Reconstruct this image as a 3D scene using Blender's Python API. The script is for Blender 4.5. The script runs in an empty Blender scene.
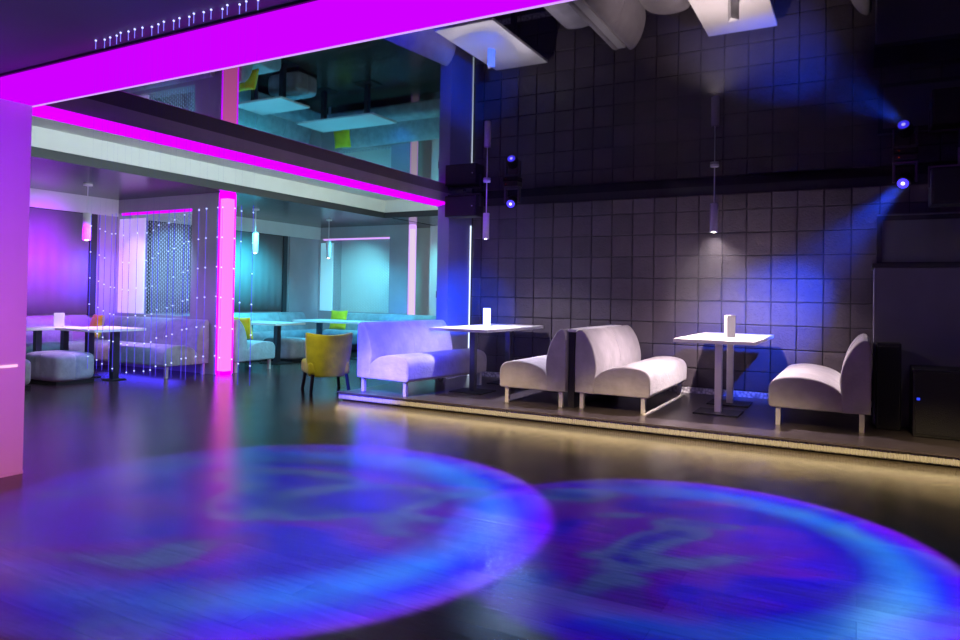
import bpy, bmesh, math, random
from mathutils import Vector, Matrix
random.seed(7)
S = bpy.context.scene
C = bpy.context.scene.collection
PI = math.pi

# ------------------------------------------------------------------ materials
def new_mat(name):
    m = bpy.data.materials.new(name); m.use_nodes = True
    nt = m.node_tree; nt.nodes.clear()
    out = nt.nodes.new('ShaderNodeOutputMaterial')
    return m, nt, out

def N(nt, t, **k):
    n = nt.nodes.new(t)
    for a, v in k.items():
        if a.startswith('i_'): n.inputs[a[2:].replace('_', ' ')].default_value = v
        else: setattr(n, a, v)
    return n

def pbr(name, col, rough=0.5, metal=0.0, noise=0.0, nscale=8.0, bump=0.0, bscale=60.0, sheen=0.0, spec=0.5, coat=0.0, emit=None, estr=0.0, attr=None):
    m, nt, out = new_mat(name)
    b = N(nt, 'ShaderNodeBsdfPrincipled')
    b.inputs['Base Color'].default_value = (*col, 1); b.inputs['Roughness'].default_value = rough
    b.inputs['Metallic'].default_value = metal; b.inputs['Specular IOR Level'].default_value = spec
    b.inputs['Sheen Weight'].default_value = sheen; b.inputs['Coat Weight'].default_value = coat
    if emit: b.inputs['Emission Color'].default_value = (*emit, 1); b.inputs['Emission Strength'].default_value = estr
    nt.links.new(b.outputs[0], out.inputs[0])
    tc = N(nt, 'ShaderNodeTexCoord')
    src = None
    if noise:
        t = N(nt, 'ShaderNodeTexNoise'); t.inputs['Scale'].default_value = nscale; t.inputs['Detail'].default_value = 5
        nt.links.new(tc.outputs['Object'], t.inputs['Vector'])
        r = N(nt, 'ShaderNodeValToRGB')
        lo = tuple(c * (1 - noise) for c in col); hi = tuple(min(1, c * (1 + noise)) for c in col)
        r.color_ramp.elements[0].color = (*lo, 1); r.color_ramp.elements[0].position = .3
        r.color_ramp.elements[1].color = (*hi, 1); r.color_ramp.elements[1].position = .7
        nt.links.new(t.outputs['Fac'], r.inputs[0]); src = r.outputs[0]
    if attr:
        a = N(nt, 'ShaderNodeAttribute', attribute_name=attr)
        if src:
            mx = N(nt, 'ShaderNodeMix', data_type='RGBA', blend_type='MULTIPLY'); mx.inputs[0].default_value = 1
            nt.links.new(src, mx.inputs[6]); nt.links.new(a.outputs['Color'], mx.inputs[7]); src = mx.outputs[2]
        else: src = a.outputs['Color']
    if src: nt.links.new(src, b.inputs['Base Color'])
    if bump:
        t2 = N(nt, 'ShaderNodeTexNoise'); t2.inputs['Scale'].default_value = bscale; t2.inputs['Detail'].default_value = 3
        nt.links.new(tc.outputs['Object'], t2.inputs['Vector'])
        bp = N(nt, 'ShaderNodeBump'); bp.inputs['Strength'].default_value = bump; bp.inputs['Distance'].default_value = .02
        nt.links.new(t2.outputs['Fac'], bp.inputs['Height']); nt.links.new(bp.outputs[0], b.inputs['Normal'])
    return m

def glow(name, col, s):
    m, nt, out = new_mat(name)
    e = N(nt, 'ShaderNodeEmission'); e.inputs[0].default_value = (*col, 1); e.inputs[1].default_value = s
    nt.links.new(e.outputs[0], out.inputs[0])
    return m

M = {}
M['velvet'] = pbr('grey_velvet', (.40, .37, .40), .75, noise=.16, nscale=6, bump=.25, bscale=25, sheen=.35)
M['velvet2'] = pbr('blue_grey_velvet', (.33, .37, .42), .8, noise=.2, nscale=7, bump=.25, bscale=25, sheen=.3)
M['yellow'] = pbr('mustard_velvet', (.80, .70, .01), .7, noise=.15, nscale=7, bump=.2, bscale=30, sheen=.3)
M['steel'] = pbr('brushed_steel', (.80, .77, .74), .38, metal=.55)
M['dark_steel'] = pbr('dark_steel', (.12, .12, .15), .35, metal=.9)
M['black_wood'] = pbr('black_wood', (.02, .016, .015), .4)
M['white_top'] = pbr('white_laminate', (.85, .83, .82), .3, noise=.03, nscale=4)
M['card'] = pbr('white_card', (.9, .9, .9), .6)
M['lamp_white'] = pbr('white_lamp_metal', (.75, .73, .76), .35)
M['black'] = pbr('black_plastic', (.012, .012, .014), .45)
M['grille'] = pbr('speaker_grille', (.02, .02, .024), .55, bump=.6, bscale=220)
M['white_wall'] = pbr('white_plaster', (.72, .72, .72), .7, noise=.03, nscale=3)
M['grey_wall'] = pbr('grey_plaster', (.40, .38, .42), .65, noise=.05, nscale=3)
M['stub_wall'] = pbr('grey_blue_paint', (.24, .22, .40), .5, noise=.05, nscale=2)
M['header'] = pbr('taupe_paint', (.34, .27, .30), .55, noise=.05)
M['low_ceiling'] = pbr('dark_satin_ceiling', (.035, .035, .045), .22, noise=.1, nscale=2)
M['near_ceiling'] = pbr('slate_ceiling', (.15, .21, .18), .7, noise=.05, nscale=2)
M['frieze'] = pbr('black_paint', (.012, .012, .016), .5)
M['booth'] = pbr('charcoal_panel', (.17, .165, .20), .5, noise=.06, nscale=3)
M['booth_dark'] = pbr('charcoal_frame', (.02, .02, .026), .5)
M['pink_led'] = glow('pink_led_panel', (1.0, .17, .62), 1.55)
M['magenta_led'] = glow('magenta_led', (.62, .0, 1.0), 1.35)
M['magenta_edge'] = glow('magenta_edge_led', (.55, .0, 1.0), 4)
M['magenta_beam'] = glow('magenta_emissive_panel', (.60, .0, 1.0), 1.05)
M['led_pinkwhite'] = glow('pale_pink_led', (1.0, .5, .8), 1.3)
M['violet_led'] = glow('violet_led', (.62, .35, .95), 1.2)
M['pink_white'] = glow('pink_white_led_panel', (.85, .68, .88), .95)
M['edge_led'] = glow('cold_white_edge_led', (.72, .85, 1.0), 1.8)
M['warm_led'] = glow('warm_step_led', (1.0, .72, .30), 1.5)
M['bulb'] = glow('pendant_bulb', (1, .9, .75), 40)
M['bulb_cool'] = glow('cool_pendant_bulb', (.85, .88, 1), 70)
M['bulb_dim'] = glow('dim_bulb', (1, .85, .6), 8)
M['blue_lens'] = glow('blue_lens', (.05, .03, 1.0), 2.5)
M['blue_core'] = glow('blue_core', (.5, .45, 1.0), 3)
M['blue_dot'] = glow('blue_logo_led', (.03, .06, 1.0), 1.2)
M['red_dot'] = glow('red_led', (.8, .06, .03), .5)
M['fibre_tip'] = glow('fibre_tip', (.22, .22, 1.0), 1.3)
M['fibre_dot'] = glow('fibre_dot', (.45, .5, 1.0), 2.2)
M['plat_top'] = pbr('dark_laminate_deck', (.055, .045, .055), .28, noise=.25, nscale=5)
M['screen_white'] = pbr('glowing_white_sheer', (.8, .8, .85), .7, emit=(.62, .42, 1), estr=.55)  # brightness of the lit sheer put in as emission, it is no lamp
M['screen_cyan'] = pbr('glowing_cyan_sheer', (.8, .8, .85), .7, emit=(.18, .62, .72), estr=.5)  # cyan light on the far sheer put into its emission
M['bead'] = pbr('crystal_bead', (.75, .9, .95), .2, metal=.1)
M['curtain'] = pbr('lounge_drape', (.24, .24, .27), .55, bump=.1, bscale=20)
M['frame_dark'] = pbr('dark_frame', (.03, .03, .04), .45)

def mat_fibre(nm='fibre_strand', st=.55, fac=.05):
    m, nt, out = new_mat(nm)
    e = N(nt, 'ShaderNodeEmission'); e.inputs[0].default_value = (.10, .06, 1, 1); e.inputs[1].default_value = st
    t = N(nt, 'ShaderNodeBsdfTransparent'); mx = N(nt, 'ShaderNodeMixShader'); mx.inputs[0].default_value = fac
    nt.links.new(t.outputs[0], mx.inputs[1]); nt.links.new(e.outputs[0], mx.inputs[2]); nt.links.new(mx.outputs[0], out.inputs[0])
    return m
M['fibre'] = mat_fibre()
M['fibre_lit'] = mat_fibre('lit_fibre_strand', 1.5, .5)

def mat_mirror():
    m, nt, out = new_mat('black_gloss_stretch_ceiling')
    b = N(nt, 'ShaderNodeBsdfPrincipled')
    b.inputs['Base Color'].default_value = (.006, .005, .007, 1); b.inputs['IOR'].default_value = 1.45; b.inputs['Roughness'].default_value = .02
    tc = N(nt, 'ShaderNodeTexCoord'); n = N(nt, 'ShaderNodeTexNoise'); n.inputs['Scale'].default_value = .8
    nt.links.new(tc.outputs['Object'], n.inputs['Vector'])
    bp = N(nt, 'ShaderNodeBump'); bp.inputs['Strength'].default_value = .03; bp.inputs['Distance'].default_value = .01
    nt.links.new(n.outputs['Fac'], bp.inputs['Height']); nt.links.new(bp.outputs[0], b.inputs['Normal'])
    nt.links.new(b.outputs[0], out.inputs[0])
    return m
M['mirror'] = mat_mirror()

def mat_floor():
    m, nt, out = new_mat('dark_wood_floor')
    b = N(nt, 'ShaderNodeBsdfPrincipled'); nt.links.new(b.outputs[0], out.inputs[0])
    tc = N(nt, 'ShaderNodeTexCoord')
    br = N(nt, 'ShaderNodeTexBrick'); br.inputs['Scale'].default_value = 1
    br.inputs['Color1'].default_value = (.075, .060, .044, 1); br.inputs['Color2'].default_value = (.05, .042, .035, 1)
    br.inputs['Mortar'].default_value = (.045, .038, .03, 1); br.inputs['Mortar Size'].default_value = .0015
    br.inputs['Brick Width'].default_value = 1.4; br.inputs['Row Height'].default_value = .16
    nt.links.new(tc.outputs['Object'], br.inputs['Vector'])
    mp = N(nt, 'ShaderNodeMapping'); mp.inputs['Scale'].default_value = (1.2, 14, 1)
    nt.links.new(tc.outputs['Object'], mp.inputs['Vector'])
    ns = N(nt, 'ShaderNodeTexNoise'); ns.inputs['Scale'].default_value = 3; ns.inputs['Detail'].default_value = 6
    nt.links.new(mp.outputs[0], ns.inputs['Vector'])
    mx = N(nt, 'ShaderNodeMix', data_type='RGBA', blend_type='MULTIPLY'); mx.inputs[0].default_value = .6
    rr = N(nt, 'ShaderNodeValToRGB'); rr.color_ramp.elements[0].color = (.55, .55, .55, 1); rr.color_ramp.elements[0].position = .3
    rr.color_ramp.elements[1].position = .7
    nt.links.new(ns.outputs['Fac'], rr.inputs[0]); nt.links.new(br.outputs['Color'], mx.inputs[6]); nt.links.new(rr.outputs[0], mx.inputs[7])
    nt.links.new(mx.outputs[2], b.inputs['Base Color'])
    n2 = N(nt, 'ShaderNodeTexNoise'); n2.inputs['Scale'].default_value = 2.2; n2.inputs['Detail'].default_value = 4
    nt.links.new(tc.outputs['Object'], n2.inputs['Vector'])
    mr = N(nt, 'ShaderNodeMapRange'); b.inputs['Specular IOR Level'].default_value = .28; mr.inputs['To Min'].default_value = .13; mr.inputs['To Max'].default_value = .20
    nt.links.new(n2.outputs['Fac'], mr.inputs['Value']); nt.links.new(mr.outputs[0], b.inputs['Roughness'])
    n3 = N(nt, 'ShaderNodeTexNoise'); n3.inputs['Scale'].default_value = 260; n3.inputs['Detail'].default_value = 2
    nt.links.new(tc.outputs['Object'], n3.inputs['Vector'])
    bp = N(nt, 'ShaderNodeBump'); bp.inputs['Strength'].default_value = .5; bp.inputs['Distance'].default_value = .0011
    nt.links.new(n3.outputs['Fac'], bp.inputs['Height']); nt.links.new(bp.outputs[0], b.inputs['Normal'])
    return m
M['floor'] = mat_floor()

def mat_skirting():
    m, nt, out = new_mat('patterned_white_skirting')
    b = N(nt, 'ShaderNodeBsdfPrincipled'); b.inputs['Roughness'].default_value = .4; nt.links.new(b.outputs[0], out.inputs[0])
    tc = N(nt, 'ShaderNodeTexCoord'); v = N(nt, 'ShaderNodeTexVoronoi'); v.inputs['Scale'].default_value = 28
    nt.links.new(tc.outputs['Object'], v.inputs['Vector'])
    r = N(nt, 'ShaderNodeValToRGB'); r.color_ramp.elements[0].color = (.85, .83, .86, 1); r.color_ramp.elements[1].color = (.3, .28, .33, 1)
    r.color_ramp.elements[0].position = .25; r.color_ramp.elements[1].position = .8
    nt.links.new(v.outputs['Distance'], r.inputs[0]); nt.links.new(r.outputs[0], b.inputs['Base Color'])
    return m
M['skirting'] = mat_skirting()

def mat_riser():
    m, nt, out = new_mat('ribbed_ivory_riser')
    b = N(nt, 'ShaderNodeBsdfPrincipled'); b.inputs['Roughness'].default_value = .5; nt.links.new(b.outputs[0], out.inputs[0])
    b.inputs['Base Color'].default_value = (.42, .41, .38, 1)
    tc = N(nt, 'ShaderNodeTexCoord'); w = N(nt, 'ShaderNodeTexWave'); w.inputs['Scale'].default_value = 14
    nt.links.new(tc.outputs['Object'], w.inputs['Vector'])
    bp = N(nt, 'ShaderNodeBump'); bp.inputs['Strength'].default_value = .8; bp.inputs['Distance'].default_value = .01
    nt.links.new(w.outputs['Fac'], bp.inputs['Height']); nt.links.new(bp.outputs[0], b.inputs['Normal'])
    return m
M['riser'] = mat_riser()
M['tile'] = pbr('padded_leather_tile', (.09, .072, .088), .5, noise=.12, nscale=5, bump=.3, bscale=45, attr='tone')

# ------------------------------------------------------------------ mesh helpers
def link(name, bm, mat, parent=None, smooth=False, kind=None, mats=None):
    me = bpy.data.meshes.new(name)
    bmesh.ops.recalc_face_normals(bm, faces=bm.faces[:])
    bm.to_mesh(me); bm.free()
    for mm in (mats or [mat]): me.materials.append(mm)
    if smooth:
        for p in me.polygons: p.use_smooth = True
    o = bpy.data.objects.new(name, me); C.objects.link(o)
    if parent: o.parent = parent
    if kind: o['kind'] = kind
    return o

def box(bm, x0, x1, y0, y1, z0, z1, bev=0.0, seg=2, mi=0):
    r = bmesh.ops.create_cube(bm, size=1)
    vs = r['verts']
    for v in vs:
        v.co = Vector(((x0 + x1) / 2 + v.co.x * (x1 - x0), (y0 + y1) / 2 + v.co.y * (y1 - y0), (z0 + z1) / 2 + v.co.z * (z1 - z0)))
    fs = set(f for v in vs for f in v.link_faces)
    for f in fs: f.material_index = mi
    if bev:
        es = list(set(e for v in vs for e in v.link_edges))
        bmesh.ops.bevel(bm, geom=es, offset=bev, segments=seg, profile=.5, affect='EDGES')

def cyl(bm, x, y, z0, z1, r0, r1=None, seg=24):
    r1 = r0 if r1 is None else r1
    r = bmesh.ops.create_cone(bm, cap_ends=True, segments=seg, radius1=r0, radius2=r1, depth=z1 - z0)
    bmesh.ops.translate(bm, verts=r['verts'], vec=(x, y, (z0 + z1) / 2))
    return r['verts']

def tube(bm, a, b, r, seg=8, r2=None):
    a, b = Vector(a), Vector(b); d = b - a
    res = bmesh.ops.create_cone(bm, cap_ends=True, segments=seg, radius1=r, radius2=r if r2 is None else r2, depth=d.length)
    q = Vector((0, 0, 1)).rotation_difference(d.normalized()).to_matrix().to_4x4()
    bmesh.ops.transform(bm, matrix=Matrix.Translation((a + b) / 2) @ q, verts=res['verts'])

def thing(name, label, cat, loc=(0, 0, 0), rz=0, group=None):
    o = bpy.data.objects.new(name, None); C.objects.link(o)
    o.location = loc; o.rotation_euler = (0, 0, rz); o['label'] = label; o['category'] = cat
    o.empty_display_size = .1
    if group: o['group'] = group
    return o

def tag(o, label, cat, group=None, kind=None):
    o['label'] = label; o['category'] = cat
    if group: o['group'] = group
    if kind: o['kind'] = kind
    return o

def dup(root, loc, rz=None, label=None, scale=None):
    r = root.copy(); C.objects.link(r); r.location = loc
    if rz is not None: r.rotation_euler = (0, 0, rz)
    if label: r['label'] = label
    if scale: r.scale = scale
    for ch in list(root.children):
        c = ch.copy(); C.objects.link(c); c.parent = r
        for g in ch.children:
            d = g.copy(); C.objects.link(d); d.parent = c
    return r

def B(): return bmesh.new()
def struct(name, boxes, mat, bev=0, parent=None):
    bm = B()
    for b in boxes: box(bm, *b, bev=bev)
    return link(name, bm, mat, parent, kind='structure')

# ------------------------------------------------------------------ geometry constants
ZC = 2.69; XL = -5.053; XH = -5.24; YR = 6.554; ZP = .0998; YT = 8.999; XF = -11.07; Y1 = 7.45; ZL = 2.78; ZU = 3.08
Y2 = 12.5; XR = 3.2; YB = -2.2; XC = -8.58

# floor
struct('floor', [(XF - .3, XR, YB, 13.6, -.1, 0)], M['floor'])
# platform
struct('floor_platform', [(-5.42, XR, YR + .035, YT + .02, 0, ZP)], M['plat_top'])
bm = B(); box(bm, -5.455, XR, YR - .012, YR + .035, .012, ZP - .012, bev=.018, seg=3)
link('trim_1', bm, M['riser'], kind='structure')
struct('trim_2', [(-5.46, XR, YR - .03, YR + .04, ZP - .012, ZP + .003)], M['plat_top'])
# left wall (near part) with its lit ledge
struct('wall_left', [(XL - .25, XL, YB, 2.752, 0, ZC + .4)], M['white_wall'])
struct('baseboard_left', [(XL, XL + .008, YB, 2.752, 0, .02)], M['white_wall'])
struct('trim_4', [(XL - .001, XL + .004, YB, 2.70, .735, .752)], M['led_pinkwhite'])
# header above the opening
struct('wall_header', [(XH, XL, 2.752, 8.42, 2.565, 3.3)], M['header'])
bm = B()
vs = [bm.verts.new(p) for p in [(XL - .004, 2.752, 2.562), (XL - .004, 8.42, 2.562), (XH, 8.42, 2.515), (XH, 2.752, 2.515),
                                (XL - .004, 2.752, 2.566), (XL - .004, 8.42, 2.566), (XH, 8.42, 2.566), (XH, 2.752, 2.566)]]
for f in ((0, 1, 2, 3), (4, 5, 6, 7), (0, 1, 5, 4), (1, 2, 6, 5), (2, 3, 7, 6), (3, 0, 4, 7)): bm.faces.new([vs[i] for i in f])
link('trim_5', bm, M['magenta_led'], kind='structure')
# stub wall at the end of the opening
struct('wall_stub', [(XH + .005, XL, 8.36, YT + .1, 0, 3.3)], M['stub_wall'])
# beam (magenta emission on all faces)
struct('ceiling_beam', [(XL, XR, 2.537, 2.751, 2.5375, ZC + .02)], M['magenta_beam'])
struct('trim_6', [(XL, XR, 2.751, 2.757, 2.530, 2.545)], M['violet_led'])
struct('trim_7', [(XL, XR, 2.522, 2.537, 2.675, ZC)], M['frame_dark'])
# ceilings
struct('ceiling_mirror', [(XL, XR, 2.751, YT + .1, ZC, ZC + .1)], M['mirror'])
struct('ceiling_near', [(XL, XR, YB, 2.537, ZC, ZC + .1)], M['near_ceiling'])

# tiled back wall : one mesh of padded tiles
struct('wall_back', [(XL, XR, YT + .012, YT + .25, 0, ZC)], M['frieze'])
bm = B(); lay = None
X0 = -4.868; s = .2814; ZR = 1.538
tl = bm.loops.layers.color.new('tone')
random.seed(11)
k0 = -1
for k in range(-1, 29):
    for r in range(-5, 4):
        xa = X0 + (k - 0) * s; xb = xa + s; za = ZR + r * s; zb = za + s
        xa = max(xa, XL + .03); za = max(za, ZP + .075)
        if r == 3: zb = 2.582
        if xb > XR: continue
        before = set(bm.faces)
        g = .004
        t = .85 + .3 * random.random()
        if random.random() < .13: t *= 1.3
        box(bm, xa + g, xb - g, YT - .012, YT + .013, za + g, zb - g, bev=.008, seg=2)
        for f in set(bm.faces) - before:
            for l in f.loops: l[tl] = (t, t, t, 1)
link('wall_tiles', bm, M['tile'], kind='structure')
struct('baseboard_back', [(XL + .02, XR, YT - .02, YT + .01, ZP, ZP + .07)], M['skirting'])
bm = B(); box(bm, XL + .002, XL + .014, YT - .03, YT - .018, ZP, 2.3)
link('trim_8', bm, M['edge_led'], kind='structure')
struct('wall_right', [(XR, XR + .2, YB, YT + .1, 0, ZC)], M['frieze'])

# ------------------------------------------------------------------ lounge shell
struct('ceiling_lounge_upper', [(XF - .2, XL - .18, YB + 2, 13.6, ZU, ZU + .1)], M['white_wall'])
struct('ceiling_lounge_low', [(XF - .2, -8.14, YB + 2, 13.6, ZL, ZL + .04), (-8.2, -4.9, 11.04, 13.6, ZL, ZL + .04)], M['low_ceiling'])
struct('trim_9', [(-8.16, -8.10, YB + 2, 11.0, 2.85, ZU), (-8.16, -4.9, 11.0, 11.06, 2.85, ZU)], M['white_wall'])
struct('trim_10', [(-8.14, -8.115, YB + 2, 11.015, 2.74, 2.85), (-8.14, -4.9, 11.015, 11.04, 2.74, 2.85)], M['frame_dark'])
# far left wall: white bulkhead, grey below
struct('wall_lounge_left', [(XF - .2, XF - .03, YB + 2, 13.4, 0, ZL)], M['grey_wall'])
struct('trim_11', [(XF - .03, XF + .04, YB + 2, Y1, 2.50, ZL), (XF - .03, XF + .04, 7.7, Y2, 2.50, ZL)], M['white_wall'])
struct('trim_12', [(XF - .03, XF + .0, 7.15, Y1, 0, 2.5), (XF - .03, XF + .0, 11.55, Y2, 0, 2.5)], M['grey_wall'])

# partition 1 with opening
oa, ob, oz0, oz1 = -11.05, -9.20, .87, 2.56
struct('wall_partition', [(XF, oa, Y1, 7.7, 0, ZL), (ob, XC, Y1, 7.7, 0, ZL), (oa, ob, Y1, 7.7, 0, oz0), (oa, ob, Y1, 7.7, oz1, ZL)], M['grey_wall'])
struct('trim_13', [(oa + .1, ob, Y1 + .004, Y1 + .03, oz1 - .045, oz1)], M['magenta_led'])
# partition 2 with opening
pa, pb, pz0, pz1 = -11.05, -9.06, .85, 2.52
struct('wall_partition_far', [(XF, pa, Y2, 12.75, 0, ZL), (pb, -8.54, Y2, 12.75, 0, ZL), (pa, pb, Y2, 12.75, 0, pz0), (pa, pb, Y2, 12.75, pz1, ZL)], M['grey_wall'])
struct('trim_14', [(pa + .1, pb, Y2 + .004, Y2 + .03, pz1 - .04, pz1)], M['violet_led'])
struct('wall_lounge_back', [(XF, XH + .2, 13.3, 13.5, 0, 3.2)], M['white_wall'])
struct('wall_lounge_right', [(XH - .0, XH + .2, YT + .1, 13.4, 0, 3.2)], M['white_wall'])

# light columns
def light_column(x0, x1, y0, y1, label, mat, cap):
    t = thing('light_column', label, 'column', ((x0 + x1) / 2, y0, 0), 0)
    bm = B(); box(bm, x0 - t.location.x, x1 - t.location.x, 0, y1 - y0, .06, ZL - .1, bev=.006)
    link('lit_panel', bm, mat, t)
    bm = B(); box(bm, x0 - .006 - t.location.x, x1 + .006 - t.location.x, -.004, y1 - y0, 0, .06)
    box(bm, x0 - .006 - t.location.x, x1 + .006 - t.location.x, -.004, y1 - y0, ZL - .1, ZL)
    link('end_band', bm, cap, t)
    bm = B()
    box(bm, x0 - .012 - t.location.x, x0 + .012 - t.location.x, -.010, .02, .02, ZL - .02)
    box(bm, x1 - .02 - t.location.x, x1 + .012 - t.location.x, y1 - y0 - .012, y1 - y0 + .006, .02, ZL - .02)
    link('edge_strip', bm, cap, t)
    return t
light_column(XC, -8.42, Y1, 7.60, 'tall glowing pink column ending the near lounge partition', M['pink_led'], M['magenta_edge'])
light_column(-8.54, -8.44, Y2, 12.60, 'pale pink-white glowing column at the far end of the lounge', M['pink_white'], M['violet_led'])

# drapes on the far left wall
def drape(y0, y1, z0, z1, label):
    t = thing('wall_drape', label, 'curtain', (XF - .02, (y0 + y1) / 2, z0), 0)
    bm = B(); n = 160; h = z1 - z0
    rows = []
    for z in (0, h):
        rows.append([bm.verts.new((.012 + .004 * math.sin(i / n * (y1 - y0) * 34) , -(y1 - y0) / 2 + (y1 - y0) * i / n, z)) for i in range(n + 1)])
    back = []
    for z in (0, h):
        back.append([bm.verts.new((-.005, -(y1 - y0) / 2 + (y1 - y0) * i / n, z)) for i in range(n + 1)])
    for i in range(n):
        bm.faces.new((rows[0][i], rows[0][i + 1], rows[1][i + 1], rows[1][i]))
        bm.faces.new((back[0][i + 1], back[0][i], back[1][i], back[1][i + 1]))
        bm.faces.new((rows[1][i], rows[1][i + 1], back[1][i + 1], back[1][i]))
        bm.faces.new((rows[0][i + 1], rows[0][i], back[0][i], back[0][i + 1]))
    bm.faces.new((rows[0][0], rows[1][0], back[1][0], back[0][0])); bm.faces.new((rows[0][n], back[0][n], back[1][n], rows[1][n]))
    link('fabric', bm, M['curtain'], t, smooth=True)
    bm = B(); w = (y1 - y0) / 2
    box(bm, -.005, .035, -w - .04, -w, -.02, h); box(bm, -.005, .035, w, w + .12, -.02, h); box(bm, -.005, .035, -w, w, h - .012, h)
    link('frame', bm, M['frame_dark'], t)
    return t
drape(4.2, 6.98, .86, 2.5, 'purple-lit dark drape behind the left lounge bench')
drape(8.1, 11.35, .86, 2.5, 'teal-lit drape behind the far lounge bench')

# bead curtains
def beads(x0, x1, z0, z1, y, label, xs0):
    bm = B(); random.seed(5)
    n = int((x1 - x0) / .045)
    for i in range(n + 1):
        x = x0 + (x1 - x0) * i / n
        box(bm, x - .0012, x + .0012, y - .001, y + .001, z0, z1)
        m = int((z1 - z0) / .062)
        for j in range(m):
            z = z0 + .03 + (z1 - z0 - .03) * j / m + (.03 if i % 2 else 0)
            if z > z1 - .01: continue
            w, h = .016, .022
            vs = [bm.verts.new(p) for p in ((x - w, y, z), (x, y - .006, z), (x + w, y, z), (x, y + .006, z), (x, y, z + h), (x, y, z - h))]
            for a, b_ in ((0, 1), (1, 2), (2, 3), (3, 0)):
                bm.faces.new((vs[a], vs[b_], vs[4])); bm.faces.new((vs[b_], vs[a], vs[5]))
    o = link('bead_curtain', bm, M['bead'])
    tag(o, label, 'bead curtain', kind='stuff')
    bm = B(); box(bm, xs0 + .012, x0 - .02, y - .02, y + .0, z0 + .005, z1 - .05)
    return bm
bm = beads(-10.36, ob - .01, oz0 + .005, oz1 - .05, Y1 + .05, 'crystal bead curtain in the pink-edged opening left of the pink column', oa)
tag(link('sheer_panel', bm, M['screen_white']), 'white sheer panel with painted-in glow left of the bead curtain nearest the pink column', 'panel')
bm = beads(-10.66, pb - .01, pz0 + .005, pz1 - .045, Y2 + .05, 'teal-lit crystal bead curtain in the far partition under a violet strip', pa)
tag(link('sheer_panel', bm, M['screen_cyan']), 'sheer panel with painted-in pale cyan glow left of the far bead curtain', 'panel')

# ------------------------------------------------------------------ sofas
def profile_bm(pts, y0, y1, bev):
    """closed outline (x,z) extruded along y with rounded ends"""
    bm = B()
    a = [bm.verts.new((x, y0, z)) for x, z in pts]; b = [bm.verts.new((x, y1, z)) for x, z in pts]
    n = len(pts)
    f0 = bm.faces.new(a); f1 = bm.faces.new(b[::-1])
    for i in range(n): bm.faces.new((a[(i + 1) % n], a[i], b[i], b[(i + 1) % n]))
    bmesh.ops.recalc_face_normals(bm, faces=bm.faces[:])
    es = list(f0.edges) + list(f1.edges)
    bmesh.ops.bevel(bm, geom=es, offset=bev, segments=3, profile=.6, affect='EDGES')
    return bm

def catmull(pts, sub=5):
    out = []; n = len(pts)
    for i in range(n - 1):
        p0 = pts[max(i - 1, 0)]; p1 = pts[i]; p2 = pts[i + 1]; p3 = pts[min(i + 2, n - 1)]
        for k in range(sub):
            t = k / sub
            out.append(tuple(.5 * ((2 * p1[j]) + (-p0[j] + p2[j]) * t + (2 * p0[j] - 5 * p1[j] + 4 * p2[j] - p3[j]) * t * t + (-p0[j] + 3 * p1[j] - 3 * p2[j] + p3[j]) * t ** 3) for j in (0, 1)))
    out.append(pts[-1]); return out

def make_sofa(label, L, D=.83, mat='velvet', leg='steel', cat='sofa', name='lounge_sofa', seams=1):
    """local: back plane at x=0, seat toward +x, length along +y from 0"""
    k = D / .83
    t = thing(name, label, cat, (0, 0, 0))
    seat = catmull([(.83, .19), (.832, .34), (.815, .40), (.77, .44), (.68, .462), (.56, .468), (.42, .448), (.31, .405), (.235, .345)])
    seat = [(x * k, z) for x, z in seat] + [(.20 * k, .32), (.20 * k, .168), (.81 * k, .168)]
    link('seat', profile_bm(seat, .004, L - .004, .022), M[mat], t, smooth=True)
    back = catmull([(.235, .34), (.245, .45), (.225, .58), (.18, .70), (.12, .79), (.07, .828), (.03, .825), (.005, .79)])
    back = [(x * k, z) for x, z in back] + [(0, .60), (0, .17), (.22 * k, .165), (.232 * k, .25)]
    bo = link('backrest', profile_bm(back, 0, L, .02), M[mat], t, smooth=True)
    for i in range(seams):
        yy = L * (i + 1) / (seams + 1)
        bm = B(); pr = catmull([(.247, .45), (.227, .58), (.182, .70), (.122, .793), (.07, .832)], 4)
        for (xa, za), (xb, zb) in zip(pr[:-1], pr[1:]): tube(bm, (xa * k, yy, za), (xb * k, yy, zb), .003, 5)
        link('seam', bm, M[mat], bo)
    for sx in (.07 * k, .75 * k):
        for sy in (.06, L - .06):
            bm = B(); box(bm, sx - .022, sx + .022, sy - .022, sy + .022, 0, .172, bev=.003)
            link('leg', bm, M[leg], t)
    return t

def place(o, x, y, z, rz): o.location = (x, y, z); o.rotation_euler = (0, 0, rz)

a = make_sofa('grey velvet two-seat sofa lit blue at the left end of the platform', 1.56, .82)
place(a, -5.31, 6.70, ZP, -math.radians(7.5))
c = make_sofa('grey velvet sofa facing right between the two white platform tables', 1.72, .80)
place(c, -2.64, 6.99, ZP, 0)
bmr = B(); box(bmr, .735, .775, -.02, 1.70, .0, .012); link('floor_rail', bmr, M['steel'], c)
# sofas B and D face left: rotate by pi, so the length runs towards -y
b = make_sofa('grey velvet sofa facing left, back to back with its neighbour', 1.72, .78)
place(b, -2.72, 6.93 + 1.72, ZP, PI)
d = make_sofa('grey velvet sofa facing left at the right end of the platform', 1.62, .85)
place(d, .10, 7.15 + 1.62, ZP, PI)
for o in (a, b, c, d): o['group'] = 'velvet sofas on the platform'
# divider between B and C
t = thing('sofa_divider', 'narrow black divider with steel cap between the back to back sofas', 'divider', (-2.68, 7.0, ZP))
bm = B(); box(bm, -.034, .034, 0, 1.6, 0, .80); link('panel', bm, M['black'], t)
bm = B(); box(bm, -.05, .05, .0, 1.6, .802, .832, bev=.004); link('cap', bm, M['lamp_white'], t)

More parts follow.
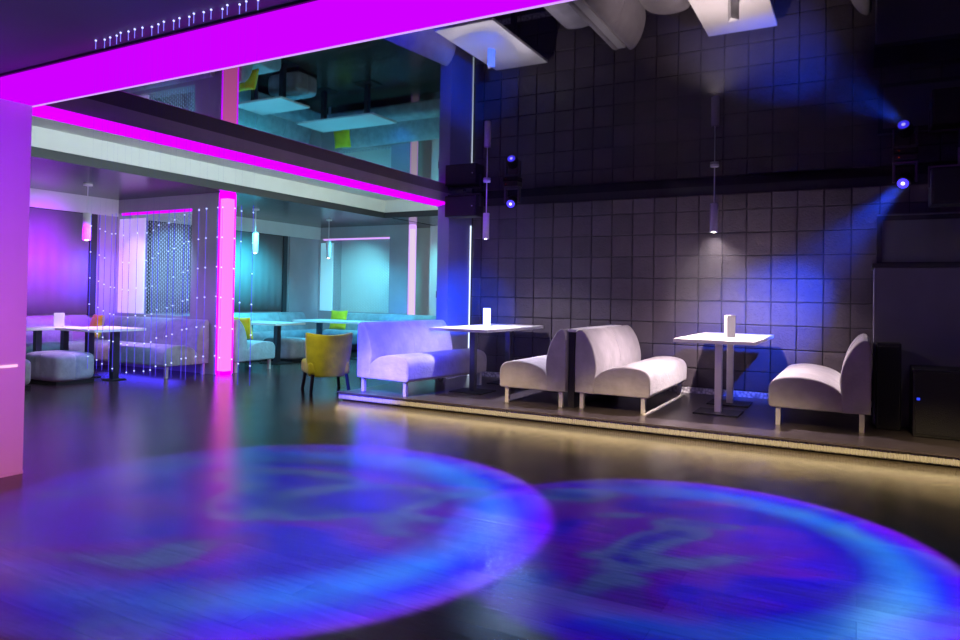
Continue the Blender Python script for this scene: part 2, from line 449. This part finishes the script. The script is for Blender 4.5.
# ------------------------------------------------------------------ tables
def make_table(label, w, l, h, cols, colmat='steel', cr=.034, bp=.22):
    """top from 0..w in x and 0..l in y (local), columns at given local spots"""
    t = thing('pedestal_table', label, 'table')
    bm = B(); box(bm, 0, w, 0, l, h - .036, h, bev=.003); link('tabletop', bm, M['white_top'], t)
    for (cx, cy) in cols:
        bm = B(); box(bm, cx - cr, cx + cr, cy - cr, cy + cr, .012, h - .036, bev=.004); co = link('column', bm, M[colmat], t)
        bm = B(); box(bm, cx - bp, cx + bp, cy - bp * .9, cy + bp * .9, 0, .014, bev=.003); link('base_plate', bm, M['black'], t)
    return t
t1 = make_table('long white-topped table beside the blue-lit sofa, on dark columns', .80, 1.66, .775, [(.47, .28), (.47, 1.25)], 'dark_steel')
t1.location = (-4.606, 7.20, ZP)
t2 = make_table('long white-topped table in front of the rightmost sofa, on steel columns', .78, 1.66, .775, [(.375, .42), (.375, 1.16)])
t2.location = (-1.653, 7.16, ZP)

def menu(x, y, z, w, h, label, rz=.4):
    """three-sided card stand"""
    bm = B(); r = w / 1.6
    top = []; bot = []
    for k in range(3):
        an = k * 2 * PI / 3 + rz
        bot.append(bm.verts.new((r * math.cos(an), r * math.sin(an), 0))); top.append(bm.verts.new((r * math.cos(an), r * math.sin(an), h)))
    for k in range(3): bm.faces.new((bot[k], bot[(k + 1) % 3], top[(k + 1) % 3], top[k]))
    bm.faces.new(bot[::-1]); bm.faces.new(top)
    bmesh.ops.bevel(bm, geom=bm.edges[:], offset=.002, segments=1, affect='EDGES')
    o = link('menu_stand', bm, M['card']); o.location = (x, y, z)
    tag(o, label, 'menu stand'); return o
menu(-4.281, 8.06, ZP + .775, .10, .235, 'white menu stand on the table beside the blue-lit sofa')
menu(-1.216, 7.80, ZP + .775, .11, .235, 'white menu stand on the table before the rightmost sofa')

# ------------------------------------------------------------------ pendants
def pendant(x, y, ztop, z1, z0, r, label, bulb, group='pendant lamps', canopy=.045):
    t = thing('pendant_lamp', label, 'lamp', (x, y, z0), 0, group)
    bm = B(); cyl(bm, 0, 0, ztop - z0 - .025, ztop - z0, canopy, canopy); link('canopy', bm, M['lamp_white'], t, smooth=False)
    bm = B(); cyl(bm, 0, 0, z1 - z0, ztop - z0 - .02, .006, seg=10); link('cord', bm, M['lamp_white'], t)
    bm = B(); seg = 32
    rings = []
    for rr, zz in ((r * .96, 0), (r, .006), (r, z1 - z0 - .006), (r * .9, z1 - z0), (.004, z1 - z0)):
        rings.append([bm.verts.new((rr * math.cos(2 * PI * i / seg), rr * math.sin(2 * PI * i / seg), zz)) for i in range(seg)])
    inner = [[bm.verts.new((rr * math.cos(2 * PI * i / seg), rr * math.sin(2 * PI * i / seg), zz)) for i in range(seg)] for rr, zz in ((r * .86, 0), (r * .8, .06), (.004, .06))]
    allr = inner[::-1] + rings
    for p, q in zip(allr[:-1], allr[1:]):
        for i in range(seg): bm.faces.new((p[i], p[(i + 1) % seg], q[(i + 1) % seg], q[i]))
    link('shade', bm, M['lamp_white'], t, smooth=True)
    bm = B(); bmesh.ops.create_uvsphere(bm, u_segments=16, v_segments=8, radius=r * .62); bmesh.ops.translate(bm, verts=bm.verts[:], vec=(0, 0, .022))
    link('bulb', bm, M[bulb], t, smooth=True)
    return t
pendant(-4.027, 7.545, ZC, 2.285, 1.966, .040, 'white cylinder pendant lamp over the table by the blue-lit sofa', 'bulb_cool', 'pendant lamps over the platform')
pendant(-1.345, 7.586, ZC, 2.284, 1.980, .042, 'white cylinder pendant lamp over the table before the rightmost sofa', 'bulb', 'pendant lamps over the platform')
pendant(-9.765, 6.114, ZL, 2.361, 1.973, .055, 'cylinder pendant lamp over the left lounge tables', 'bulb_dim', 'pendant lamps in the lounge', .06)
pendant(-9.692, 9.23, ZL, 2.341, 1.976, .055, 'cylinder pendant lamp just right of the pink column', 'bulb_dim', 'pendant lamps in the lounge', .06)
pendant(-9.60, 11.127, ZL, 2.338, 1.988, .055, 'slim pendant lamp before the far bead curtain', 'bulb_dim', 'pendant lamps in the lounge', .06)

# ------------------------------------------------------------------ moving heads and speakers
def moving_head(x, y, label, az, tilt):
    t = thing('moving_head_light', label, 'stage light', (x, y, ZC - .13))
    bm = B(); box(bm, -.10, .10, -.08, .08, .07, .13, bev=.01); link('base', bm, M['black'], t)
    bm = B()
    box(bm, -.105, -.08, -.03, .03, -.13, .075, bev=.008); box(bm, .08, .105, -.03, .03, -.13, .075, bev=.008); box(bm, -.105, .105, -.04, .04, .04, .07, bev=.008)
    link('yoke', bm, M['dark_steel'], t)
    dr = Vector((math.cos(az) * math.cos(tilt), math.sin(az) * math.cos(tilt), math.sin(tilt)))
    cc = Vector((0, 0, -.11))
    bm = B(); bmesh.ops.create_uvsphere(bm, u_segments=24, v_segments=14, radius=.075); bmesh.ops.translate(bm, verts=bm.verts[:], vec=cc)
    tube(bm, cc, cc + dr * .085, .062, 24)
    hd = link('head', bm, M['black'], t, smooth=False)
    bm = B(); tube(bm, cc + dr * .083, cc + dr * .089, .048, 24); link('lens', bm, M['blue_lens'], hd)
    bm = B(); tube(bm, cc + dr * .088, cc + dr * .092, .018, 16); link('lens_core', bm, M['blue_core'], hd)
    bm = B(); box(bm, -.06, -.05, -.084, -.08, .095, .101); link('indicator', bm, M['red_dot'], t)
    return t, Vector((x, y, ZC - .13)) + cc, dr
h1, h1p, h1d = moving_head(-3.80, 7.80, 'black moving-head stage light with blue lens beside the left pendant', math.radians(-80), math.radians(-28))
h2, h2p, h2d = moving_head(.375, 7.80, 'black moving-head stage light with blue lens above the charcoal panels', math.radians(-105), math.radians(-28))
for o in (h1, h2): o['group'] = 'moving heads under the ceiling'

def hang_speaker(x0, x1, y0, y1, z0, z1, label):
    t = thing('ceiling_speaker', label, 'speaker', ((x0 + x1) / 2, (y0 + y1) / 2, z0))
    w = (x1 - x0) / 2; dd = (y1 - y0) / 2; h = z1 - z0
    bm = B(); box(bm, -w, w, -dd, dd, 0, h, bev=.012); link('cabinet', bm, M['black'], t)
    bm = B(); box(bm, -w + .02, w - .02, -dd - .006, -dd + .004, .02, h - .02, bev=.004); link('grille', bm, M['grille'], t)
    bm = B(); box(bm, -w - .012, w + .012, -.02, .02, h + .02, h + .035); box(bm, -w - .012, -w, -.02, .02, h * .5, h + .03); box(bm, w, w + .012, -.02, .02, h * .5, h + .03)
    tube(bm, (0, 0, h + .03), (0, 0, ZC - z0), .018, 12)
    link('bracket', bm, M['dark_steel'], t)
    bm = B(); box(bm, w - .06, w - .045, -dd - .009, -dd - .005, h * .45, h * .45 + .012); link('badge', bm, M['lamp_white'], t)
    return t
hang_speaker(-4.98, -4.50, 8.12, 8.36, 2.335, 2.62, 'black box speaker hung in the corner beside the left pendant')
hang_speaker(.56, 1.02, 7.45, 7.75, 2.17, 2.50, 'black box speaker hung at the right edge by the stage light')

# ------------------------------------------------------------------ right side: panels, subwoofers
t = thing('charcoal_cabinet', 'tall charcoal panelled cabinet standing on the platform at the right', 'cabinet', (.125, 7.75, ZP))
bm = B(); box(bm, 0, 2.4, 0, .6, 0, 1.51, bev=.004); link('body', bm, M['booth'], t)
bm = B(); box(bm, -.02, 2.4, -.03, .62, 1.51, 1.55, bev=.003); link('top', bm, M['booth_dark'], t)
t = thing('wall_panel', 'framed charcoal wall panel above the cabinet', 'panel', (.165, 8.9, 1.66))
bm = B()
box(bm, 0, 2.4, .0, .09, .02, .06); box(bm, 0, 2.4, .0, .09, .52, .57); box(bm, 0, .05, .0, .09, .02, .57); box(bm, 1.02, 1.07, 0, .09, .02, .57)
link('frame', bm, M['booth_dark'], t)
bm = B(); box(bm, .05, 2.35, .04, .08, .06, .52); link('infill', bm, M['booth'], t)
bm = B(); box(bm, .0, 2.4, -.01, .03, .575, .59); link('top_rail', bm, M['booth'], t)

def floor_speaker(x0, x1, y0, y1, h, label, led=False):
    t = thing('floor_speaker', label, 'speaker', ((x0 + x1) / 2, (y0 + y1) / 2, ZP))
    w = (x1 - x0) / 2; dd = (y1 - y0) / 2
    bm = B(); box(bm, -w, w, -dd, dd, 0.0, h, bev=.01); link('cabinet', bm, M['black'], t)
    bm = B(); box(bm, -w + .02, w - .02, -dd - .006, -dd + .003, .03, h - .025, bev=.004); link('grille', bm, M['grille'], t)
    if led:
        bm = B(); box(bm, -w + .03, -w + .055, -dd - .012, -dd - .005, h * .54, h * .54 + .022, bev=.002); link('logo_light', bm, M['blue_dot'], t)
    return t
floor_speaker(.145, .345, 7.50, 7.74, .80, 'slim black speaker standing behind the rightmost sofa')
floor_speaker(.42, 1.20, 7.25, 7.70, .60, 'low black subwoofer with a small blue light at the right edge', True)

# ------------------------------------------------------------------ yellow chair (seen from behind)
def yellow_chair():
    t = thing('yellow_armchair', 'mustard yellow velvet chair seen from behind beside the platform corner', 'chair', (-6.13, 7.10, 0), 0)
    # local: faces +y, width along x
    bm = B(); box(bm, -.27, .27, -.22, .30, .22, .40, bev=.05, seg=4); link('seat', bm, M['yellow'], t, smooth=True)
    bm = B(); nx = 14; nz = 10
    grid = []
    for side in (0, 1):
        g = []
        for j in range(nz + 1):
            v = j / nz; row = []
            for i in range(nx + 1):
                u = i / nx * 2 - 1
                wd = .245 + .055 * math.sin(v * PI / 2) ** .8
                x = u * wd
                z = .20 + v * (.535 + .03 * abs(u) ** 1.5 - .0 * u)
                y = -.27 - .06 * v + .13 * abs(u) ** 2.6 + (.085 if side else 0)
                row.append(bm.verts.new((x, y, z)))
            g.append(row)
        grid.append(g)
    for side in (0, 1):
        g = grid[side]
        for j in range(nz):
            for i in range(nx): bm.faces.new((g[j][i], g[j][i + 1], g[j + 1][i + 1], g[j + 1][i]))
    g0, g1 = grid
    for j in range(nz):
        bm.faces.new((g0[j][0], g0[j + 1][0], g1[j + 1][0], g1[j][0])); bm.faces.new((g0[j][nx], g1[j][nx], g1[j + 1][nx], g0[j + 1][nx]))
    for i in range(nx):
        bm.faces.new((g0[0][i], g1[0][i], g1[0][i + 1], g0[0][i + 1])); bm.faces.new((g0[nz][i], g0[nz][i + 1], g1[nz][i + 1], g1[nz][i]))
    bmesh.ops.recalc_face_normals(bm, faces=bm.faces[:])
    bk = link('backrest', bm, M['yellow'], t, smooth=True)
    md = bk.modifiers.new('bevel', 'BEVEL'); md.width = .012; md.segments = 2; md.limit_method = 'ANGLE'
    for sx in (-1, 1):
        for (yy, yo) in ((-.22, -.04), (.24, .03)):
            bm = B(); tube(bm, (sx * .215, yy, .23), (sx * .245, yy + yo, 0), .022, 12); bm2 = bm
            link('leg', bm2, M['black_wood'], t)
    return t
yc = yellow_chair()
yc.rotation_euler = (0, 0, math.atan2(.59, -.81) - PI / 2)

# ------------------------------------------------------------------ lounge furniture
bn = make_sofa('purple-lit velvet bench along the near partition, its blue end by the pink column', 2.32, .78, 'velvet2', 'steel', 'bench', 'lounge_bench', 2)
place(bn, -11.04, Y1 - .02, 0, -PI / 2)      # back at +y side, seat toward -y, length toward -x
b2 = make_sofa('velvet bench along the left lounge wall below the purple drape', 2.2, .62, 'velvet2', 'steel', 'bench', 'lounge_bench', 2)
place(b2, XF + .04, 4.42, 0, 0)
b3 = make_sofa('cyan-lit velvet sofa with its end toward us, right of the pink column', 1.5, .86, 'velvet2', 'steel', 'sofa', 'lounge_sofa', 1)
place(b3, -10.0, 7.73, 0, PI / 2); 
for ch in b3.children: pass
b3.location = (-8.50, 7.73, 0)
b4 = make_sofa('velvet bench below the teal drape in the far lounge', 3.2, .62, 'velvet2', 'steel', 'bench', 'lounge_bench', 3)
place(b4, XF + .04, 8.72, 0, 0)
b5 = make_sofa('velvet bench below the far bead curtain', 3.1, .62, 'velvet2', 'steel', 'bench', 'lounge_bench', 3)
place(b5, -10.38, Y2 - .03, 0, -PI / 2)

def ottoman(x0, x1, y0, y1, h, label, nx=2, ny=2):
    bm = B(); n = 28
    r = bmesh.ops.create_cube(bm, size=2)
    bmesh.ops.subdivide_edges(bm, edges=bm.edges[:], cuts=n, use_grid_fill=True)
    w = (x1 - x0) / 2; dd = (y1 - y0) / 2
    for v in bm.verts:
        u = v.co.copy(); p = 6
        L = (abs(u.x) ** p + abs(u.y) ** p + abs(u.z) ** p) ** (1 / p)
        q = u / L
        def gr(a, k): 
            f = (a * .5 + .5) * k; dd_ = abs(f - round(f)); 
            return math.exp(-(dd_ / .06) ** 2) if .2 < f < k - .2 else 0
        g = max(gr(u.x, nx), gr(u.y, ny))
        fac = 1 - .13 * g
        v.co = Vector((q.x * w * (fac if abs(u.x) > .98 else 1), q.y * dd * (fac if abs(u.y) > .98 else 1), (q.z * (fac if u.z > .98 else 1)) * (h - .03) / 2 + (h + .03) / 2))
    t = thing('ottoman', label, 'ottoman', ((x0 + x1) / 2, (y0 + y1) / 2, 0), 0, 'tufted cube ottomans')
    link('cushion', bm, M['velvet2'], t, smooth=True)
    bm = B(); box(bm, -w * .9, w * .9, -dd * .9, dd * .9, 0, .045); link('plinth', bm, M['black'], t)
    return t
ottoman(-10.0, -9.17, 5.38, 5.95, .41, 'tufted grey velvet ottoman in front of the left lounge tables')
ottoman(-9.98, -9.13, 4.52, 5.10, .385, 'tufted blue-grey ottoman half hidden by the near purple wall')
ottoman(-9.85, -9.02, 9.55, 10.1, .42, 'pale cyan ottoman beyond the table right of the pink column')

lt = make_table('white table end nearest the pink column in the left lounge', .90, .78, .72, [(.72, .42), (.17, .40)], 'dark_steel', .045, .12)
lt.location = (-9.94, 5.80, 0)
lt2 = make_table('white table holding a menu stand in the left lounge', .50, 1.80, .72, [(.38, .50), (.38, 1.24), (.38, 1.62)], 'dark_steel', .04, .11)
lt2.location = (-10.455, 4.40, 0)
menu(-10.13, 5.98, .72, .13, .20, 'white menu stand in the left lounge beside the yellow cushion', .2)
ft = make_table('white table right of the pink column in the far lounge', 1.2, .75, .72, [(.25, .3), (.95, .3)], 'dark_steel', .045)
ft.location = (-10.1, 8.98, 0)
ft2 = make_table('white table in front of the far bead curtain', 1.9, .8, .72, [(.4, .35), (1.5, .35)], 'dark_steel', .045)
ft2.location = (-10.0, 10.55, 0)

def cushion(x, y, z, rz, tilt, w, label, group=None):
    bm = B(); bmesh.ops.create_cube(bm, size=2); bmesh.ops.subdivide_edges(bm, edges=bm.edges[:], cuts=12, use_grid_fill=True)
    for v in bm.verts:
        x_, y_, z_ = v.co
        e = (1 - abs(x_) ** 3) * (1 - abs(z_) ** 3)
        v.co = Vector((x_ * w * (1 - .05 * (1 - z_ * z_)), y_ * (.012 + .06 * max(0, e) ** .5), z_ * w * (1 - .05 * (1 - x_ * x_))))
    o = link('cushion', bm, M['yellow'], smooth=True); o.location = (x, y, z); o.rotation_euler = (tilt, 0, rz)
    tag(o, label, 'cushion', group); return o
cushion(-10.80, 6.96, .67, -.25, -.2, .19, 'yellow square cushion leaning on the left lounge bench')
cushion(-10.1, 12.08, .68, .1, -.2, .21, 'yellow cushion leaning on the bench below the far bead curtain')
cushion(-8.74, 8.10, .68, .05, .22, .18, 'yellow cushion peeking over the sofa just right of the pink column')

# things on the far corridor wall
t = thing('wall_thermostat', 'small dark wall control box at the right end of the lounge', 'wall control', (-8.18, 12.9, 1.24))
struct('wall_corridor', [(-8.3, XH - .0, 12.95, 13.0, 0, ZL)], M['white_wall'])
t.location = (-8.05, 12.94, 1.20)
bm = B(); box(bm, -.05, .05, -.03, .01, 0, .15, bev=.006); link('housing', bm, M['black'], t)
bm = B(); box(bm, -.03, .03, -.033, -.029, .08, .12); link('display', bm, M['lamp_white'], t)

# ------------------------------------------------------------------ fibre strands hanging from the near ceiling
random.seed(3)
bm = B(); bmesh.ops.create_icosphere(bm, subdivisions=1, radius=.0042)
PT_ME = bpy.data.meshes.new('glow_point'); bm.to_mesh(PT_ME); bm.free(); PT_ME.materials.append(M['fibre_dot'])
for i in range(22):
    x = -3.795 + i * (3.795 - 2.553) / 21 + random.uniform(-.003, .003)
    y = 2.40 + random.uniform(-.015, .015)
    t = thing('fibre_strand', 'thin hanging light strand with glowing blue-white points before the pink beam', 'light strand', (x, y, ZC), 0, 'hanging light strands')
    bm = B(); tube(bm, (0, 0, -1.0), (0, 0, 0), .0008, 5); link('clear_strand', bm, M['fibre'], t)
    bm = B(); tube(bm, (0, 0, -1.86), (0, 0, -1.0), .0013, 5); link('lit_strand', bm, M['fibre_lit'], t)
    off = .10 * math.sin(i * .28) + random.uniform(-.008, .008)
    z = -1.06 - off * .6
    while z > -1.86:
        if random.random() < .92:
            p = bpy.data.objects.new('glow_point', PT_ME); C.objects.link(p); p.parent = t; p.location = (0, 0, z)
        z -= .1465
    bm = B(); tube(bm, (0, 0, -.06), (0, 0, -.012), .0022, 6); link('tip_rod', bm, M['fibre_tip'], t)
    p = bpy.data.objects.new('ceiling_tip', PT_ME); C.objects.link(p); p.parent = t; p.location = (0, 0, -.012); p.scale = (1.5, 1.5, 1.5)

# ------------------------------------------------------------------ lights
def point_at(o, tgt):
    o.rotation_euler = (Vector(tgt) - o.location).to_track_quat('-Z', 'Y').to_euler()
def spot(name, loc, tgt, col, e, ang, blend=.4, r=.04):
    l = bpy.data.lights.new(name, 'SPOT'); l.energy = e; l.color = col; l.spot_size = math.radians(ang); l.spot_blend = blend; l.shadow_soft_size = r
    o = bpy.data.objects.new(name, l); C.objects.link(o); o.location = loc; point_at(o, tgt); return o
def area(name, loc, tgt, col, e, sx, sy, spread=180):
    l = bpy.data.lights.new(name, 'AREA'); l.energy = e; l.color = col; l.shape = 'RECTANGLE'; l.size = sx; l.size_y = sy; l.spread = math.radians(spread)
    o = bpy.data.objects.new(name, l); C.objects.link(o); o.location = loc; point_at(o, tgt); return o

# pendants
spot('pendant_beam', (-4.027, 7.545, 1.96), (-3.75, 7.85, 0), (.88, .80, 1), 300, 126, .95, .03)
spot('pendant_beam', (-1.345, 7.586, 1.975), (-1.33, 7.86, 0), (1, .80, .82), 500, 134, .95, .03)
# platform wash from behind the beam
spot('sofa_wash', (-1.2, 4.2, 2.45), (-1.5, 7.3, .2), (1, .80, .66), 75, 40, 1, .08)
spot('sofa_wash', (-1.6, 4.0, 2.45), (-3.1, 7.2, .2), (.9, .82, .9), 40, 26, 1, .08)
spot('sofa_wash', (-4.2, 3.8, 2.2), (-5.1, 7.0, .45), (.03, .03, 1), 6500, 26, .9, .08)
spot('violet_fill', (-1.5, 1.5, 1.9), (-2.4, 6.6, .1), (.38, .22, 1), 90, 50, 1, .3)
spot('panel_fill', (.9, 4.5, 2.4), (1.2, 7.6, .9), (.5, .5, .8), 18, 50, 1, .1)
# blue on the stub wall
spot('blue_par', (-3.5, 6.9, 1.3), (-5.053, 8.75, .9), (.0, .08, 1), 800, 46, 1, .05)
spot('stub_violet', (-3.6, 6.2, 2.5), (-5.053, 8.7, 2.3), (.22, .04, 1), 60, 50, 1, .05)
# the two moving heads
spot('moving_head_beam', tuple(h2p + h2d * .12), (-.98, 8.98, 1.05), (.01, .07, 1), 2300, 38, 1, .04)
spot('moving_head_beam', tuple(h1p + h1d * .12), (-1.7, 3.3, 0), (.35, .55, 1), 32, 26, 1, .04)
spot('moving_head_beam', tuple(h2p + h2d * .12), (-.2, 3.6, 0), (.30, .75, 1), 60, 30, 1, .04)
# lounge, left bay: violet and blue
spot('bay_violet', (-9.1, 5.9, 2.74), (-8.9, 6.6, 0), (.28, .07, 1), 300, 95, 1, .1)
spot('lounge_pendant_beam', (-9.765, 6.114, 1.96), (-9.6, 6.2, 0), (1, .60, .85), 130, 80, 1, .03)
spot('drape_violet', (-9.4, 5.9, 2.0), (-11.07, 6.25, 1.6), (.40, .0, 1), 620, 84, 1, .1)
spot('drape_blue', (-10.3, 6.7, 1.7), (-11.07, 6.98, 1.4), (.0, .04, 1), 170, 80, 1, .05)
spot('sheer_light', (-10.4, 6.9, 2.5), (-10.65, 7.5, 1.6), (.75, .5, 1), 30, 60, 1, .05)
spot('bead_front', (-9.3, 6.3, 2.5), (-9.8, 7.5, 1.6), (.30, .55, 1), 260, 60, 1, .05)
spot('bead_back', (-9.4, 9.6, 2.5), (-9.75, 7.6, 1.8), (.12, .7, 1), 500, 40, 1, .1)
area('under_bench', (-9.7, 6.95, .14), (-9.7, 6.95, 0), (.06, .04, 1), 12, 1.8, .3)
# lounge, far bay: teal
spot('bay_teal', (-9.4, 9.0, 2.74), (-9.4, 9.2, 0), (.06, .66, 1), 420, 120, 1, .1)
spot('bay_teal', (-9.0, 11.3, 2.74), (-9.2, 11.4, 0), (.06, .66, 1), 300, 120, 1, .1)
spot('drape_teal', (-9.7, 9.7, 2.3), (-11.07, 10.1, 1.5), (.04, .70, .9), 520, 80, 1, .1)
spot('sofa_teal', (-7.4, 9.3, 2.6), (-8.7, 8.3, .3), (.10, .75, 1), 380, 50, 1, .1)
spot('ottoman_teal', (-6.8, 5.2, 1.7), (-9.2, 6.2, .3), (.05, .40, 1), 160, 36, 1, .1)
spot('far_teal', (-7.4, 12.3, 2.5), (-7.8, 12.95, 1.2), (.15, .9, 1), 130, 120, 1, .1)
spot('far_blue', (-8.6, 11.9, .7), (-8.75, 12.5, 1.0), (.01, .2, 1), 16, 120, 1, .05)

spot('bead_light', (-9.0, 11.2, 2.5), (-9.9, 12.55, 1.6), (.20, .85, 1), 260, 60, 1, .05)
# cove above the header
area('cove', (-5.45, 5.6, 2.66), (-7.2, 5.6, 3.1), (.72, 1, .93), 75, 6.0, .1)
area('cove', (-5.45, 9.8, 2.66), (-7.2, 10.3, 3.1), (.85, 1, .80), 26, 2.6, .1)
# header, near wall and near ceiling
spot('header_wash', (-1.2, 5.5, .5), (-5.05, 5.8, 2.65), (1, .75, .95), 80, 70, 1, .1)
spot('wall_magenta', (-3.2, 1.6, 2.3), (-5.05, 2.1, 1.7), (.34, .0, 1), 170, 85, .9, .1)
spot('wall_pink', (-2.6, 1.4, .5), (-5.05, 2.3, .5), (1, .24, .42), 150, 80, 1, .1)
spot('ceiling_fill', (-2.6, .6, .9), (-3.6, 1.9, 2.69), (.22, .60, .75), 16, 110, 1, .2)
spot('strand_blue', (-3.1, 2.2, 2.35), (-3.2, 2.35, 2.69), (.02, .02, 1), .6, 140, 1, .05)
spot('chair_fill', (-5.7, 5.2, 2.5), (-6.1, 6.95, .45), (1, .95, .8), 90, 15, 1, .05)  # unseen spot added only to brighten the yellow chair
for k in range(3):
    area('step_light', (-4.0 + 2.9 * k, YR - .055, .084), (-4.0 + 2.9 * k, YR - .20, -.04), (1, .74, .38), 1.2, 2.9, .02)
for k in range(6):
    spot('floor_warm', (-4.8 + 1.35 * k, 4.5, 2.4), (-4.8 + 1.35 * k, 6.25, 0), (1, .74, .36), 800, 38, 1, .05)

# pattern projectors
def gobo(name, loc, e, ang, seed, sgn=1):
    l = bpy.data.lights.new(name, 'SPOT'); l.energy = e; l.spot_size = math.radians(ang); l.spot_blend = .05; l.shadow_soft_size = .03
    o = bpy.data.objects.new(name, l); C.objects.link(o); o.location = loc
    l.use_nodes = True; nt = l.node_tree; nt.nodes.clear()
    def mth(op, a, b=None, c=None):
        n = N(nt, 'ShaderNodeMath', operation=op)
        for k, v in enumerate((a, b, c)):
            if v is None: continue
            if isinstance(v, (int, float)): n.inputs[k].default_value = v
            else: nt.links.new(v, n.inputs[k])
        return n.outputs[0]
    def comb(a, b, c):
        n = N(nt, 'ShaderNodeCombineXYZ')
        for k, v in enumerate((a, b, c)):
            if isinstance(v, (int, float)): n.inputs[k].default_value = v
            else: nt.links.new(v, n.inputs[k])
        return n.outputs[0]
    def ramp(v, pts, interp='LINEAR'):
        n = N(nt, 'ShaderNodeValToRGB'); cr = n.color_ramp; cr.interpolation = interp
        cr.elements[0].position = pts[0][0]; cr.elements[0].color = (*pts[0][1], 1)
        cr.elements[1].position = pts[-1][0]; cr.elements[1].color = (*pts[-1][1], 1)
        for p, c_ in pts[1:-1]: e_ = cr.elements.new(p); e_.color = (*c_, 1)
        nt.links.new(v, n.inputs[0]); return n.outputs[0]
    def mix(t, a, b, f=1.0):
        n = N(nt, 'ShaderNodeMix', data_type='RGBA', blend_type=t)
        if isinstance(f, float): n.inputs[0].default_value = f
        else: nt.links.new(f, n.inputs[0])
        nt.links.new(a, n.inputs[6]); nt.links.new(b, n.inputs[7]); return n.outputs[2]
    tc = N(nt, 'ShaderNodeTexCoord'); sp = N(nt, 'ShaderNodeSeparateXYZ'); nt.links.new(tc.outputs['Normal'], sp.inputs[0])
    k = sgn / math.tan(math.radians(ang / 2)); az = mth('ABSOLUTE', sp.outputs[2])
    x = mth('MULTIPLY', mth('DIVIDE', sp.outputs[0], az), k); y = mth('MULTIPLY', mth('DIVIDE', sp.outputs[1], az), k)
    r = mth('SQRT', mth('MULTIPLY_ADD', x, x, mth('MULTIPLY', y, y)))
    g = mth('MULTIPLY_ADD', x, .88, mth('MULTIPLY', y, .48)); h = mth('MULTIPLY_ADD', x, -.48, mth('MULTIPLY', y, .88))
    ns = N(nt, 'ShaderNodeTexNoise'); ns.inputs['Scale'].default_value = 1.5; ns.inputs['Detail'].default_value = 2; ns.inputs['Distortion'].default_value = .7
    nt.links.new(comb(mth('MULTIPLY', g, .7), mth('MULTIPLY', h, 1.5), seed), ns.inputs['Vector'])
    sw = mth('FRACT', mth('MULTIPLY_ADD', ns.outputs['Fac'], 2.6, r))
    base = ramp(sw, [(0, (.004, 0, .62)), (.25, (.01, 0, .36)), (.42, (.012, .02, .34)), (.54, (.03, .075, .30)), (.64, (.02, .0, .34)), (.78, (.055, .0, .34)), (1, (.004, 0, .62))], 'B_SPLINE')
    g01 = mth('MULTIPLY_ADD', g, .5, .5)
    side = ramp(g01, [(0, (.35, .35, .35)), (.5, (.6, .6, .6)), (.8, (1.3, 1.3, 1.3)), (1, (2.2, 2.2, 2.2))], 'B_SPLINE')
    col = mix('MULTIPLY', base, side)
    rim = ramp(r, [(0, (0, 0, 0)), (.62, (0, 0, 0)), (.78, (.0, .15, .60)), (.88, (.0, .01, .8)), (.95, (.06, 0, .8)), (1, (.16, 0, .45))])
    gm = ramp(g01, [(0, (.08, .08, .08)), (.45, (.2, .2, .2)), (.75, (.9, .9, .9)), (1, (1.0, 1.0, 1.0))])
    col = mix('ADD', col, mix('MULTIPLY', rim, gm))
    em = N(nt, 'ShaderNodeEmission'); nt.links.new(col, em.inputs[0]); em.inputs[1].default_value = 1
    out = N(nt, 'ShaderNodeOutputLight'); nt.links.new(em.outputs[0], out.inputs[0])
    return o
gobo('pattern_projector', (-3.10, 3.10, 2.50), 10500, 69, 3.1)
gobo('pattern_projector', (-.80, 3.74, 2.50), 9000, 55, 8.4)

# thin stage haze in front of the tiles at the right
m, nt, out = new_mat('stage_haze')
vp = N(nt, 'ShaderNodeVolumeScatter'); vp.inputs['Density'].default_value = .035; vp.inputs['Anisotropy'].default_value = .2; vp.inputs['Color'].default_value = (.9, .9, 1, 1)
nt.links.new(vp.outputs[0], out.inputs['Volume'])
bm = profile_bm([(-1.9, 1.0), (.11, 1.0), (.11, 1.72), (.60, 1.72), (.60, 2.62), (-1.9, 2.62)], 7.62, 8.87, .002)
tag(link('stage_haze', bm, m), 'thin haze catching the blue beam of the right moving head before the tiles', 'haze', kind='stuff')

# ------------------------------------------------------------------ world, camera, view
w = bpy.data.worlds.new('club_ambient'); S.world = w; w.use_nodes = True
w.node_tree.nodes['Background'].inputs[0].default_value = (.16, .13, .30, 1); w.node_tree.nodes['Background'].inputs[1].default_value = .05

f = 698.81; cy = 284.81; yaw = math.radians(28.504); pt = math.radians(.8399); ro = math.radians(.9887); H = 1.28
R = Vector((math.cos(yaw), math.sin(yaw), 0)); F0 = Vector((-math.sin(yaw), math.cos(yaw), 0)); U0 = Vector((0, 0, 1))
F = F0 * math.cos(pt) + U0 * math.sin(pt); U = -F0 * math.sin(pt) + U0 * math.cos(pt)
R2 = R * math.cos(ro) + U * math.sin(ro); U2 = -R * math.sin(ro) + U * math.cos(ro)
cam = bpy.data.cameras.new('camera'); co = bpy.data.objects.new('camera', cam); C.objects.link(co)
mat = Matrix((R2, U2, -F)).transposed().to_4x4(); mat.translation = (0, 0, H); co.matrix_world = mat
cam.sensor_width = 36; cam.lens = f / 960 * 36; cam.shift_y = -(320 - cy) / 960; cam.clip_start = .02; cam.clip_end = 60
S.camera = co
S.view_settings.view_transform = 'Standard'; S.view_settings.look = 'None'; S.view_settings.gamma = 1; S.view_settings.exposure = 0
S.view_settings.use_curve_mapping = False
